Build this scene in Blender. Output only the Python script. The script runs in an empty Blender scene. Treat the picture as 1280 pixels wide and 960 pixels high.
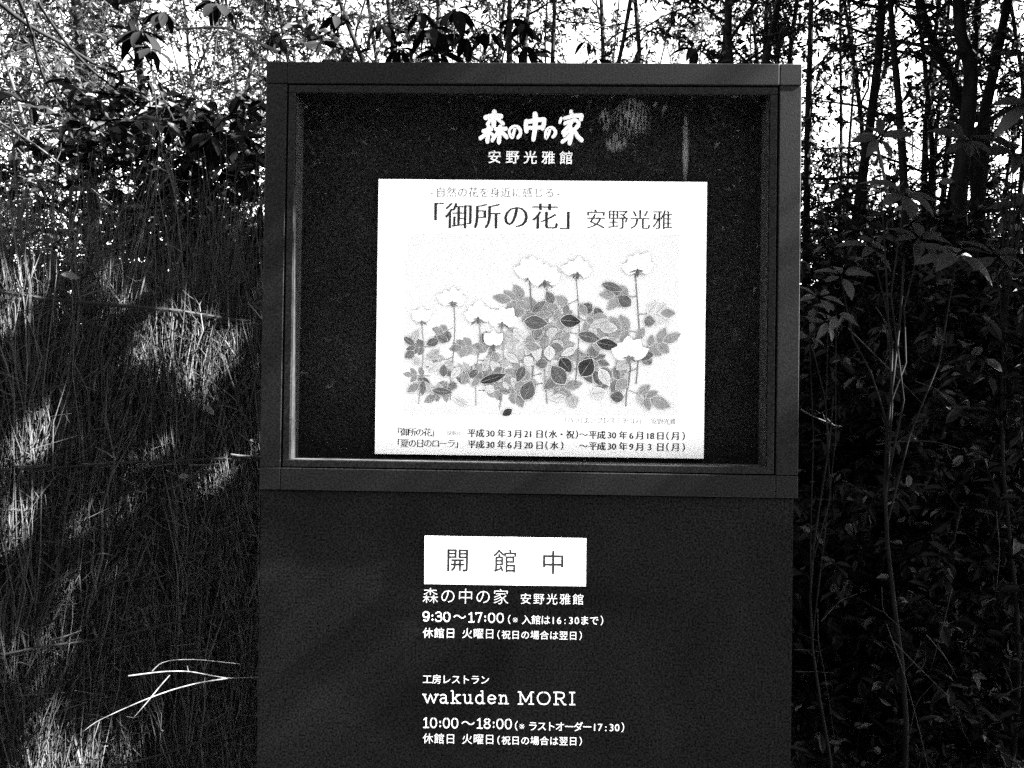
import bpy, math, random
import numpy as np
from mathutils import Vector

C = bpy.context.scene.collection
SC = bpy.context.scene
R = math.radians

# ------------------------------------------------------------ camera
CAM = np.array([0.0037, -1.3312, 1.4443])
YAW, PITCH, ROLL, FPX = -0.02277, 0.01147, 0.01376, 995.0      # focal length in pixels of a 1280 px wide picture
_cy, _sy, _cp, _sp, _cr, _sr = math.cos(YAW), math.sin(YAW), math.cos(PITCH), math.sin(PITCH), math.cos(ROLL), math.sin(ROLL)
FW = np.array([_sy * _cp, _cy * _cp, _sp]); _rt = np.array([_cy, -_sy, 0.0]); _up = np.cross(_rt, FW)
RT = _cr * _rt + _sr * _up; UP = -_sr * _rt + _cr * _up
cam = bpy.data.cameras.new('camera'); camo = bpy.data.objects.new('camera', cam); C.objects.link(camo)
from mathutils import Matrix
camo.matrix_world = Matrix(((RT[0], UP[0], -FW[0], CAM[0]), (RT[1], UP[1], -FW[1], CAM[1]), (RT[2], UP[2], -FW[2], CAM[2]), (0, 0, 0, 1)))
cam.sensor_fit = 'HORIZONTAL'; cam.sensor_width = 36.0; cam.lens = FPX / 1280 * 36.0
cam.clip_start = 0.02; cam.clip_end = 2000
SC.camera = camo

# ------------------------------------------------------------ light
SUN = Vector((0.80, -0.035, 0.66)).normalized()
w = bpy.data.worlds.new('World'); SC.world = w; w.use_nodes = True
nt = w.node_tree; nt.nodes.clear()
sky = nt.nodes.new('ShaderNodeTexSky'); sky.sky_type = 'NISHITA'; sky.sun_disc = False
sky.sun_elevation = math.asin(SUN.z); sky.sun_rotation = math.atan2(SUN.x, SUN.y)
bw = nt.nodes.new('ShaderNodeRGBToBW'); bg = nt.nodes.new('ShaderNodeBackground'); wo = nt.nodes.new('ShaderNodeOutputWorld')
bg.inputs['Strength'].default_value = 0.05
nt.links.new(sky.outputs[0], bw.inputs[0]); nt.links.new(bw.outputs[0], bg.inputs[0]); nt.links.new(bg.outputs[0], wo.inputs[0])
sl = bpy.data.lights.new('sun', 'SUN'); sl.energy = 5.0; sl.angle = R(0.5)
so = bpy.data.objects.new('sun', sl); C.objects.link(so); so.rotation_euler = SUN.to_track_quat('Z', 'Y').to_euler(); so.location = (6, 0, 8)
SC.view_settings.view_transform = 'Standard'; SC.view_settings.look = 'None'
SC.view_settings.exposure = 4.95; SC.view_settings.gamma = 1.0
SC.render.engine = 'CYCLES'
SC.cycles.use_denoising = False
SC.cycles.max_bounces = 6; SC.cycles.transparent_max_bounces = 12
SC.cycles.sample_clamp_indirect = 6.0

# ------------------------------------------------------------ helpers
def at(px, py, Y):
    """point on the vertical plane y = Y seen at picture position (1280 x 960)"""
    d = FW * FPX + RT * (px - 640) - UP * (py - 480)
    return CAM + d * ((Y - CAM[1]) / d[1])
FA = np.array([-1.19, 0.53]); FD = np.array([0.647, 0.762]); FD = FD / np.linalg.norm(FD); FN = np.array([FD[1], -FD[0]])
def at_fence(px, py, off=0.0):
    d = FW * FPX + RT * (px - 640) - UP * (py - 480)
    a = FA + FN * off
    t = ((a - CAM[:2]) @ FN) / (d[:2] @ FN)
    return CAM + d * t

def mat(name, col, rough=0.6, spec=0.5, metal=0.0, noise=0.0, scale=50.0, transl=0.0, detail=3.0, bump=0.0, bscale=200.0, stretch=None, soil=0.0):
    m = bpy.data.materials.new(name); m.use_nodes = True; n = m.node_tree; n.nodes.clear()
    out = n.nodes.new('ShaderNodeOutputMaterial'); b = n.nodes.new('ShaderNodeBsdfPrincipled')
    b.inputs['Base Color'].default_value = (col, col, col, 1); b.inputs['Roughness'].default_value = rough
    b.inputs['Specular IOR Level'].default_value = spec; b.inputs['Metallic'].default_value = metal
    tc = n.nodes.new('ShaderNodeTexCoord')
    src = tc.outputs['Object']
    if stretch:
        mp = n.nodes.new('ShaderNodeMapping'); mp.inputs['Scale'].default_value = stretch
        n.links.new(src, mp.inputs[0]); src = mp.outputs[0]
    shade = b.outputs[0]; colout = None
    if noise > 0:
        t = n.nodes.new('ShaderNodeTexNoise'); t.inputs['Scale'].default_value = scale; t.inputs['Detail'].default_value = detail
        n.links.new(src, t.inputs['Vector'])
        r = n.nodes.new('ShaderNodeMapRange'); r.inputs['From Min'].default_value = 0.3; r.inputs['From Max'].default_value = 0.7
        r.inputs['To Min'].default_value = col * (1 - noise); r.inputs['To Max'].default_value = min(0.95, col * (1 + noise))
        n.links.new(t.outputs[0], r.inputs[0]); colout = r.outputs[0]
        if soil > 0:                                                # broad blotches of dust and wiping
            t3 = n.nodes.new('ShaderNodeTexNoise'); t3.inputs['Scale'].default_value = 4.0; t3.inputs['Detail'].default_value = 6; t3.inputs['Distortion'].default_value = 1.2
            n.links.new(src, t3.inputs['Vector']); r3 = n.nodes.new('ShaderNodeMapRange'); r3.inputs['From Min'].default_value = .35; r3.inputs['From Max'].default_value = .7
            r3.inputs['To Min'].default_value = 1 - soil; r3.inputs['To Max'].default_value = 1 + soil * 1.6; n.links.new(t3.outputs[0], r3.inputs[0])
            mu = n.nodes.new('ShaderNodeMath'); mu.operation = 'MULTIPLY'; n.links.new(colout, mu.inputs[0]); n.links.new(r3.outputs[0], mu.inputs[1]); colout = mu.outputs[0]
        n.links.new(colout, b.inputs['Base Color'])
    if bump > 0:
        t2 = n.nodes.new('ShaderNodeTexNoise'); t2.inputs['Scale'].default_value = bscale; t2.inputs['Detail'].default_value = 2
        n.links.new(src, t2.inputs['Vector'])
        bp = n.nodes.new('ShaderNodeBump'); bp.inputs['Strength'].default_value = bump; bp.inputs['Distance'].default_value = 0.001
        n.links.new(t2.outputs[0], bp.inputs['Height']); n.links.new(bp.outputs[0], b.inputs['Normal'])
    if transl > 0:
        tr = n.nodes.new('ShaderNodeBsdfTranslucent'); tr.inputs[0].default_value = (col, col, col, 1)
        if colout: n.links.new(colout, tr.inputs[0])
        mx = n.nodes.new('ShaderNodeMixShader'); mx.inputs[0].default_value = transl
        n.links.new(shade, mx.inputs[1]); n.links.new(tr.outputs[0], mx.inputs[2]); shade = mx.outputs[0]
    n.links.new(shade, out.inputs[0])
    return m

def leaf_mat(name, col, var=0.5, transl=0.3, rough=0.45, spec=0.5, sun_speck=0.0):
    """leaf colour varies from leaf to leaf (Geometry > Random Per Island)"""
    m = mat(name, col, rough, spec, transl=transl); n = m.node_tree
    g = n.nodes.new('ShaderNodeNewGeometry'); r = n.nodes.new('ShaderNodeMapRange')
    r.inputs['To Min'].default_value = col * (1 - var); r.inputs['To Max'].default_value = col * (1 + var)
    n.links.new(g.outputs['Random Per Island'], r.inputs[0])
    o_ = r.outputs[0]
    if sun_speck > 0:                                                    # one leaf in twelve is pale: sunlit specks painted into its colour
        gt = n.nodes.new('ShaderNodeMath'); gt.operation = 'GREATER_THAN'; gt.inputs[1].default_value = 0.92; n.links.new(g.outputs['Random Per Island'], gt.inputs[0])
        ma = n.nodes.new('ShaderNodeMath'); ma.operation = 'MULTIPLY_ADD'; ma.inputs[1].default_value = sun_speck; n.links.new(gt.outputs[0], ma.inputs[0]); n.links.new(o_, ma.inputs[2]); o_ = ma.outputs[0]
    for nd in n.nodes:
        if nd.type == 'BSDF_PRINCIPLED': n.links.new(o_, nd.inputs['Base Color'])
        if nd.type == 'BSDF_TRANSLUCENT': n.links.new(o_, nd.inputs[0])
    return m

M = {
    'paint': mat('black_paint', 0.0050, 0.5, 0.08, noise=0.9, scale=330, detail=2.0, bump=0.1, bscale=500),
    'panel': mat('black_panel', 0.0060, 0.9, 0.0, noise=0.85, scale=320, detail=1.5, soil=0.2),
    'backing': mat('black_backing', 0.0068, 0.9, 0.0, noise=0.85, scale=320, detail=1.5, soil=0.2),
    'gap': mat('dark_gap', 0.003, 0.9, 0.1),
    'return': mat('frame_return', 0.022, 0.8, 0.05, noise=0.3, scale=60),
    'shaded_soffit': mat('lining_shaded', 0.004, 0.9, 0.0, noise=0.3, scale=60),  # darker copy of the case lining: shade under the top painted in
    'lit_ledge': mat('lining_lit', 0.045, 0.7, 0.1, noise=0.4, scale=60),  # lighter copy of the case lining: sunlit highlight painted in
    'white': mat('white_letter', 0.80, 0.5, 0.3),
    'plate': mat('white_plate', 0.80, 0.4, 0.3, noise=0.02, scale=30),
    'paper': mat('poster_paper', 0.91, 0.7, 0.2, noise=0.02, scale=300),
    'ink': mat('ink_black', 0.02, 0.8, 0.1, noise=0.6, scale=500),
    'ink_grey': mat('ink_grey', 0.10, 0.8, 0.1, noise=0.4, scale=500),
    'twig_fence': leaf_mat('brushwood', 0.019, 0.95, 0.0, 0.85, 0.05),
    'tie': mat('tie_bamboo', 0.006, 0.7, 0.1, noise=0.5, scale=30),
    'bark': mat('bark_dark', 0.005, 0.9, 0.08, noise=0.6, scale=40, bump=0.6, bscale=120, stretch=(1, 1, 0.25)),
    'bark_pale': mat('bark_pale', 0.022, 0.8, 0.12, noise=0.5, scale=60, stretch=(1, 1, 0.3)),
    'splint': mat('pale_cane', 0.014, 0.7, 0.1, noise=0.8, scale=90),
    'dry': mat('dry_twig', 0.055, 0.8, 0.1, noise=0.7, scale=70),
    'leaf': leaf_mat('leaf_evergreen', 0.0032, 0.7, 0.2, 0.55, 0.15, sun_speck=0.05),
    'leaf_fine': leaf_mat('leaf_fine', 0.034, 0.7, 0.35, 0.5, 0.2),
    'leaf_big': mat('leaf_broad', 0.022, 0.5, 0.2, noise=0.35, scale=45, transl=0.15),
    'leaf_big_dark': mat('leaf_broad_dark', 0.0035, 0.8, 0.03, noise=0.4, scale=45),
    'leaf_dry': leaf_mat('leaf_dry', 0.04, 0.5, 0.2, 0.7, 0.2),
    'soil': mat('soil', 0.008, 0.95, 0.1, noise=0.7, scale=8, detail=8),
    'gravel': mat('gravel', 0.10, 0.9, 0.2, noise=0.6, scale=60, detail=6),
}

class MB:
    def __init__(s): s.v = []; s.f = []; s.n = 0; s.mi = []
    def add(s, v, f, mi=0):
        v = np.asarray(v, float).reshape(-1, 3)
        for q in f: s.f.append(tuple(i + s.n for i in q)); s.mi.append(mi)
        s.v.append(v); s.n += len(v)
    def box(s, x0, x1, y0, y1, z0, z1, mi=0):
        v = [(x, y, z) for x in (x0, x1) for y in (y0, y1) for z in (z0, z1)]
        s.add(v, [(0, 1, 3, 2), (4, 6, 7, 5), (0, 4, 5, 1), (2, 3, 7, 6), (0, 2, 6, 4), (1, 5, 7, 3)], mi)
    def tube(s, pts, rad, sides=5, mi=0):
        pts = np.asarray(pts, float); n = len(pts)
        rad = np.full(n, rad) if np.isscalar(rad) else np.asarray(rad, float)
        tan = np.gradient(pts, axis=0); tan /= np.linalg.norm(tan, axis=1)[:, None] + 1e-12
        ref = np.array([0.3, 1, 0.1]) if abs(tan[0, 2]) > 0.7 else np.array([0.1, 0.2, 1.0])
        a = np.cross(tan, ref); a /= np.linalg.norm(a, axis=1)[:, None] + 1e-12
        b = np.cross(tan, a)
        th = np.arange(sides) * 2 * math.pi / sides
        ring = pts[:, None] + rad[:, None, None] * (np.cos(th)[None, :, None] * a[:, None] + np.sin(th)[None, :, None] * b[:, None])
        f = [(i * sides + k, i * sides + (k + 1) % sides, (i + 1) * sides + (k + 1) % sides, (i + 1) * sides + k) for i in range(n - 1) for k in range(sides)]
        f.append(tuple((n - 1) * sides + k for k in range(sides)))
        s.add(ring.reshape(-1, 3), f, mi)
    def leaves(s, P, D, N, L, W, mi=0):
        """folded rhombic leaf pairs: P base, D direction, N normal (n x 3)"""
        P, D, N = (np.asarray(q, float) for q in (P, D, N)); n = len(P)
        if not n: return
        D = D / (np.linalg.norm(D, axis=1)[:, None] + 1e-9); S = np.cross(D, N); S /= np.linalg.norm(S, axis=1)[:, None] + 1e-9
        U = np.cross(S, D); L = np.asarray(L, float)[:, None]; W = np.asarray(W, float)[:, None]
        v = np.stack([P, P + D * L * .28 + S * W * .42 + U * W * .15, P + D * L * .68 + S * W * .40 + U * W * .12, P + D * L - U * L * .12,
                      P + D * L * .68 - S * W * .40 + U * W * .12, P + D * L * .28 - S * W * .42 + U * W * .15], 1)
        for i in range(n):
            k = s.n + 6 * i
            s.f.append((k, k + 1, k + 2, k + 3)); s.f.append((k, k + 3, k + 4, k + 5)); s.mi += [mi, mi]
        s.v.append(v.reshape(-1, 3)); s.n += 6 * n
    def mesh(s, name, mats):
        me = bpy.data.meshes.new(name)
        v = np.concatenate(s.v) if s.v else np.zeros((0, 3))
        me.vertices.add(len(v)); me.vertices.foreach_set('co', v.ravel())
        ls = np.fromiter((i for f in s.f for i in f), dtype=np.int32); tot = np.fromiter((len(f) for f in s.f), dtype=np.int32)
        me.loops.add(len(ls)); me.loops.foreach_set('vertex_index', ls)
        me.polygons.add(len(tot)); st = np.concatenate([[0], np.cumsum(tot)[:-1]]).astype(np.int32)
        me.polygons.foreach_set('loop_start', st); me.polygons.foreach_set('loop_total', tot)
        me.polygons.foreach_set('material_index', np.array(s.mi, dtype=np.int32))
        for m in (mats if isinstance(mats, (list, tuple)) else [mats]): me.materials.append(m)
        me.update(calc_edges=True); me.validate(); me.polygons.foreach_set('use_smooth', np.zeros(len(me.polygons), bool))
        return me
    def obj(s, name, mats, parent=None, smooth=False):
        me = s.mesh(name, mats)
        if smooth: me.polygons.foreach_set('use_smooth', np.ones(len(me.polygons), bool))
        return link(name, me, parent)

def link(name, me, parent=None, loc=None):
    o = bpy.data.objects.new(name, me); C.objects.link(o)
    if parent is not None: o.parent = parent
    if loc is not None: o.location = loc
    return o
def tag(o, label=None, cat=None, group=None, kind=None):
    if label: o['label'] = label
    if cat: o['category'] = cat
    if group: o['group'] = group
    if kind: o['kind'] = kind
    return o
def thing(name, label, cat, loc=(0, 0, 0), group=None):
    o = bpy.data.objects.new(name, None); C.objects.link(o); o.location = loc; o.empty_display_size = 0.1
    return tag(o, label, cat, group)
def copy_tree(o, parent=None):
    c = o.copy(); C.objects.link(c)
    if parent is not None: c.parent = parent
    for ch in o.children: copy_tree(ch, c)
    return c
def ordinal(n): return ['first', 'second', 'third', 'fourth', 'fifth', 'sixth', 'seventh', 'eighth', 'ninth', 'tenth', 'eleventh', 'twelfth',
                        'thirteenth', 'fourteenth', 'fifteenth', 'sixteenth', 'seventeenth', 'eighteenth', 'nineteenth', 'twentieth'][n]

# ------------------------------------------------------------ ground
def sheet(name, x0, x1, y0, y1, z, n, m, amp=0.0, hole=None):
    rg = np.random.default_rng(3)
    xs = np.linspace(x0, x1, n); ys = np.linspace(y0, y1, n)
    X, Y = np.meshgrid(xs, ys); Z = z + amp * (np.sin(X * 1.3 + 1) * np.cos(Y * .9) + rg.normal(0, .3, X.shape))
    b = MB(); b.add(np.stack([X, Y, Z], -1).reshape(-1, 3), [(j * n + i, j * n + i + 1, (j + 1) * n + i + 1, (j + 1) * n + i) for j in range(n - 1) for i in range(n - 1)])
    return tag(b.obj(name, m, smooth=True), kind='structure')
sheet('ground', -400, 400, -400, 400, -0.03, 81, M['soil'])
sheet('forest_floor', -14, 14, 0.35, 22, 0.012, 60, M['soil'], 0.03)
sheet('path', -14, 14, -5.5, 0.25, 0.0, 40, M['gravel'], 0.003)

# ============================================================ the sign
PXM = 1.3312 / FPX                                                 # metres per picture pixel on the sign's face
sign = thing('information_board', 'tall black museum information board with a glazed notice case above a plain lower panel', 'sign board')
W2 = 0.45; ZT = 2.0; ZB = 2.0 - 0.7235; RW = 0.036
FT = 0.012                                                          # rail front stands proud of y = 0 by nothing: y from 0 back
BACK = 0.10
XL, XR = -W2, W2
def bar(name, x0, x1, y0, y1, z0, z1, m='paint', parent=sign, bev=0.0012):
    b = MB(); b.box(x0, x1, y0, y1, z0, z1); o = b.obj(name, M[m], parent)
    if bev:
        md = o.modifiers.new('bevel', 'BEVEL'); md.width = bev; md.segments = 2; md.limit_method = 'ANGLE'
    return o
JL, JR = XL + 0.0355, XR - 0.0365
g = 0.0007
bar('top_rail', JL + g, JR - g, 0, BACK, ZT - RW, ZT)
for a, b_ in ((XL, JL), (JR, XR)):
    bar('corner_block', a, b_, 0, BACK, ZT - RW, ZT)
    bar('corner_block', a, b_, 0, BACK, ZB, ZB + 0.037)
    bar('side_rail', a, b_, 0.0006, BACK, ZB + 0.037 + 2 * g, ZT - RW - 2 * g)
bar('bottom_rail', JL + g, JR - g, 0, BACK, ZB, ZB + 0.037)
# door of the case: four strips round the glass, 2 mm gap to the rails
dx0, dx1, dz0, dz1 = JL + 0.0032, JR - 0.0032, ZB + 0.037 + 0.0022, ZT - RW - 0.0034
DW = 0.0118
door = thing('case_door', None, None); del_ = [door.pop(k, None) for k in ('label', 'category')]; door.parent = sign
bar('door_strip', dx0, dx1, 0.001, 0.010, dz1 - DW, dz1, parent=door)
bar('door_strip', dx0, dx1, 0.001, 0.010, dz0, dz0 + DW, parent=door)
bar('door_strip', dx0, dx0 + DW, 0.0013, 0.010, dz0 + DW + .0005, dz1 - DW - .0005, parent=door)
bar('door_strip', dx1 - DW, dx1, 0.0013, 0.010, dz0 + DW + .0005, dz1 - DW - .0005, parent=door)
# recess lining (returns) and backing
ix0, ix1, iz0, iz1 = dx0 + DW, dx1 - DW, dz0 + DW, dz1 - DW
RD = 0.052
for q in ((ix0 - .006, ix0 - .0004, iz0 - .006, iz1 + .006), (ix1 + .0004, ix1 + .006, iz0 - .006, iz1 + .006)):
    bar('case_return', q[0], q[1], 0.0085, RD + .004, q[2], q[3], 'return', bev=0)
bar('case_return', ix0 - .003, ix1 + .003, 0.0087, RD + .003, iz0 - .0055, iz0 - .0004, 'lit_ledge', bev=0)
bar('case_return', ix0 - .003, ix1 + .003, 0.0087, RD + .003, iz1 + .0004, iz1 + .0055, 'shaded_soffit', bev=0)
bar('back_board', JL + .001, JR - .001, RD + .0005, 0.07, ZB + 0.038, ZT - RW - .002, 'backing', bev=0)
# glass
gm = bpy.data.materials.new('case_glass'); gm.use_nodes = True; n = gm.node_tree; n.nodes.clear()
out = n.nodes.new('ShaderNodeOutputMaterial'); tr = n.nodes.new('ShaderNodeBsdfTransparent'); gl = n.nodes.new('ShaderNodeBsdfGlossy'); gl.inputs['Roughness'].default_value = 0.02
lw = n.nodes.new('ShaderNodeLayerWeight'); lw.inputs[0].default_value = 0.5; mx = n.nodes.new('ShaderNodeMixShader')
tr.inputs[0].default_value = (0.96, 0.96, 0.96, 1)
n.links.new(tr.outputs[0], mx.inputs[1]); n.links.new(gl.outputs[0], mx.inputs[2])
# film of dirt, plus painted reflections: streaks near the top right, one upright line
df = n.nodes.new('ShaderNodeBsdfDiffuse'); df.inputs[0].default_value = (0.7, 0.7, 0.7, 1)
tc = n.nodes.new('ShaderNodeTexCoord')
def math_(op, a, b=None, clamp=False):
    m_ = n.nodes.new('ShaderNodeMath'); m_.operation = op; m_.use_clamp = clamp
    for i, q in enumerate((a, b)):
        if q is None: continue
        if isinstance(q, (int, float)): m_.inputs[i].default_value = q
        else: n.links.new(q, m_.inputs[i])
    return m_.outputs[0]
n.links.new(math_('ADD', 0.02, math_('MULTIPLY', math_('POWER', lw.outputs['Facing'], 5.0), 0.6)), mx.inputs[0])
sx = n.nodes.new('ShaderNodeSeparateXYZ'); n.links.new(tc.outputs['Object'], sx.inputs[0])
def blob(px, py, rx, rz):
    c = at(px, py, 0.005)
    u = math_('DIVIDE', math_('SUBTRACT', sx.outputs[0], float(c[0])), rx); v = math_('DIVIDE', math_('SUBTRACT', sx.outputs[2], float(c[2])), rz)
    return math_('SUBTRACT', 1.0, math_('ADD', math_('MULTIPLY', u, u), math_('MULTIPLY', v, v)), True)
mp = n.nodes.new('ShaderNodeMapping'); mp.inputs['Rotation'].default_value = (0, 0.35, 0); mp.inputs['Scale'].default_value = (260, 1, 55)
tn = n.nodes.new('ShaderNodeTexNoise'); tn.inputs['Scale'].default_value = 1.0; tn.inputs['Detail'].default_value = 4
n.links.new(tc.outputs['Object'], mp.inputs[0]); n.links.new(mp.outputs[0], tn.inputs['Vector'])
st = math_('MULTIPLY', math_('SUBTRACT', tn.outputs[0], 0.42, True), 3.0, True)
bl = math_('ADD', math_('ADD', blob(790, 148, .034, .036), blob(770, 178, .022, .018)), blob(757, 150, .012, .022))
glint_line = blob(857, 185, .006, .062)
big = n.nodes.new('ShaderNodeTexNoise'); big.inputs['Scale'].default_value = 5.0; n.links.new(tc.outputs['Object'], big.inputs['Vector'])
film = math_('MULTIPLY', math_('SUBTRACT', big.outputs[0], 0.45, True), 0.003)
film_glint = math_('ADD', math_('ADD', math_('MULTIPLY', math_('MULTIPLY', bl, st), 0.17), math_('MULTIPLY', glint_line, 0.06)), film)
m2 = n.nodes.new('ShaderNodeMixShader'); n.links.new(film_glint, m2.inputs[0]); n.links.new(mx.outputs[0], m2.inputs[1]); n.links.new(df.outputs[0], m2.inputs[2])
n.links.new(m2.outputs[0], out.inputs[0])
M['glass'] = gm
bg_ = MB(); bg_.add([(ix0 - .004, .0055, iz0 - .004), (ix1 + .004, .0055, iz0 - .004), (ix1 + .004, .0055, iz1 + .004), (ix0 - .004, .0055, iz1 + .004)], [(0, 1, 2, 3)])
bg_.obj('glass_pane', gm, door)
# body, lower panel, feet
bar('case_body', XL + .004, XR - .004, BACK + .0005, 0.135, ZB + .002, ZT - .003)
bar('lower_panel', XL + .0012, XR - .0052, 0.0065, 0.125, 0.06, ZB - 0.0012, 'panel', bev=.0015)
bar('plinth', XL + .03, XR - .03, 0.02, 0.115, -0.02, 0.0595, 'gap', bev=0)

# ------------------------------------------------------------ lettering
glyphs = {}
def prepare(chars):
    obs = []
    for ch in sorted(set(chars)):
        cu = bpy.data.curves.new('glyph', 'FONT'); cu.body = ch; cu.size = 1.0; cu.resolution_u = 3
        o = bpy.data.objects.new('glyph', cu); C.objects.link(o); obs.append((ch, o, cu))
    dg = bpy.context.evaluated_depsgraph_get(); dg.update()
    for ch, o, cu in obs:
        me = bpy.data.meshes.new_from_object(o.evaluated_get(dg))
        v = np.array([q.co[:2] for q in me.vertices]) if len(me.vertices) else np.zeros((0, 2))
        f = [tuple(p.vertices) for p in me.polygons]
        # outward direction at every outline vertex, from the boundary edges
        cnt = {}
        for p in f:
            for i in range(len(p)):
                e = (p[i], p[(i + 1) % len(p)]); k = (min(e), max(e)); cnt.setdefault(k, []).append(e)
        nr = np.zeros_like(v); nl = []
        sgn = 1.0
        if f:
            a, b, c = (v[i] for i in f[0][:3]); sgn = 1.0 if (b[0] - a[0]) * (c[1] - a[1]) - (b[1] - a[1]) * (c[0] - a[0]) > 0 else -1.0
        for k, es in cnt.items():
            if len(es) == 1:
                i, j = es[0]; d = v[j] - v[i]; l = math.hypot(*d)
                if l > 1e-9:
                    nn = np.array([d[1], -d[0]]) / l * sgn; nr[i] += nn; nr[j] += nn
        mag = np.abs(nr).max(axis=1, keepdims=True) if len(nr) else nr
        nr = np.clip(nr, -1, 1)
        glyphs[ch] = (v, f, nr)
        bpy.data.objects.remove(o); bpy.data.curves.remove(cu); bpy.data.meshes.remove(me)

def glyph_into(b, ch, cx, cz, size, y, dx=0.0, dy=0.0, sx_=1.0, half=False):
    v, f, nr = glyphs[ch]
    if not len(v): return
    q = v + nr * np.array([dx, dy])
    if half: c0 = np.array([(v[:, 0].min() + v[:, 0].max()) / 2, 0.36])
    else: c0 = np.array([0.5, 0.36])
    q = (q - c0) * size * np.array([sx_, 1.0])
    b.add(np.stack([q[:, 0] + cx, np.full(len(q), y), q[:, 1] + cz], 1), f)
HALF = set('（）0123456789:.-()ABCDEFGHIJKLMNOPQRSTUVWXYZ ')
def line(b, text, x0, y0, x1, y1, em, Y, dx=0.0, dy=0.0, sx_=1.0, hw=0.55):
    """characters evenly set between the picture points (left end, right end) of the line's middle height; em in picture pixels"""
    wts = [hw if c in HALF else 1.0 for c in text]; tot = sum(wts); t = 0
    A = at(x0, y0, Y); B = at(x1, y1, Y)
    for c, w_ in zip(text, wts):
        k = (t + w_ / 2) / tot; t += w_
        if c in ' \u3000': continue
        P_ = A + (B - A) * k
        k_ = -.012 if c == '※' else 0
        glyph_into(b, c, P_[0], P_[2], em * PXM * (Y - CAM[1]) / -CAM[1], Y, k_ or dx, k_ or dy, sx_, c in HALF)

ALL = '森の中の家安野光雅館自然花を身近に感じる御所「」前後期平成年月日水祝夏ローラ～バエプレスミチコ（）開休火曜場合は翌※入まで工房レストランオダーサンョ・0123456789:-.()〜ーィ'
prepare(ALL)

YB = RD - 0.010                                                     # printed letters sit on the backing
# --- brush-written museum name: thick cut-out letters standing off the backing
def stroke(b, pts, wd, y0, y1, sc, ox, oy, Yp):
    """flat cut-out stroke with round ends: pts in picture pixels"""
    pts = np.array(pts, float); n_ = len(pts)
    wd = np.full(n_, wd) if np.isscalar(wd) else np.interp(np.linspace(0, 1, n_), np.linspace(0, 1, len(wd)), wd)
    if n_ > 2:                                                      # smooth the polyline
        t = np.arange(n_); tt = np.linspace(0, n_ - 1, (n_ - 1) * 4 + 1)
        def cr(a):
            o_ = []
            for x in tt:
                i = min(int(x), n_ - 2); u = x - i
                p0, p1, p2, p3 = a[max(i - 1, 0)], a[i], a[i + 1], a[min(i + 2, n_ - 1)]
                o_.append(.5 * (2 * p1 + (p2 - p0) * u + (2 * p0 - 5 * p1 + 4 * p2 - p3) * u * u + (3 * p1 - p0 - 3 * p2 + p3) * u ** 3))
            return np.array(o_)
        pts = cr(pts); wd = np.interp(tt, t, wd)
    d = np.gradient(pts, axis=0); d /= np.linalg.norm(d, axis=1)[:, None] + 1e-9; nn = np.stack([-d[:, 1], d[:, 0]], 1)
    h = wd[:, None] / 2
    L_ = pts + nn * h; R_ = pts - nn * h
    def cap(c, dr, r, s_):
        a0 = math.atan2(dr[1], dr[0]); return [c + r * np.array([math.cos(a0 + s_ * k), math.sin(a0 + s_ * k)]) for k in (1.05, 0.52, 0, -0.52, -1.05)]
    end = cap(pts[-1], d[-1], wd[-1] / 2, 1); start = cap(pts[0], -d[0], wd[0] / 2, 1)
    ol = list(L_) + end + list(R_[::-1]) + start
    n0 = len(pts)
    P3 = [at(ox + p[0] * sc, oy + p[1] * sc, Yp) for p in ol]
    N = len(ol)
    v = [(p[0], y0, p[2]) for p in P3] + [(p[0], y1, p[2]) for p in P3]
    f = []
    for i in range(n0 - 1): f.append((i, i + 1, n0 + 5 + (n0 - 1 - (i + 1)), n0 + 5 + (n0 - 1 - i)))
    f.append(tuple([n0 - 1] + list(range(n0, n0 + 5)) + [n0 + 5]))
    f.append(tuple([n0 + 5 + n0 - 1] + list(range(2 * n0 + 5, 2 * n0 + 10)) + [0]))
    f2 = [tuple(q + N for q in reversed(p)) for p in f]
    sd = [(i, (i + 1) % N, (i + 1) % N + N, i + N) for i in range(N)]
    b.add(v, f + f2 + sd)
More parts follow.
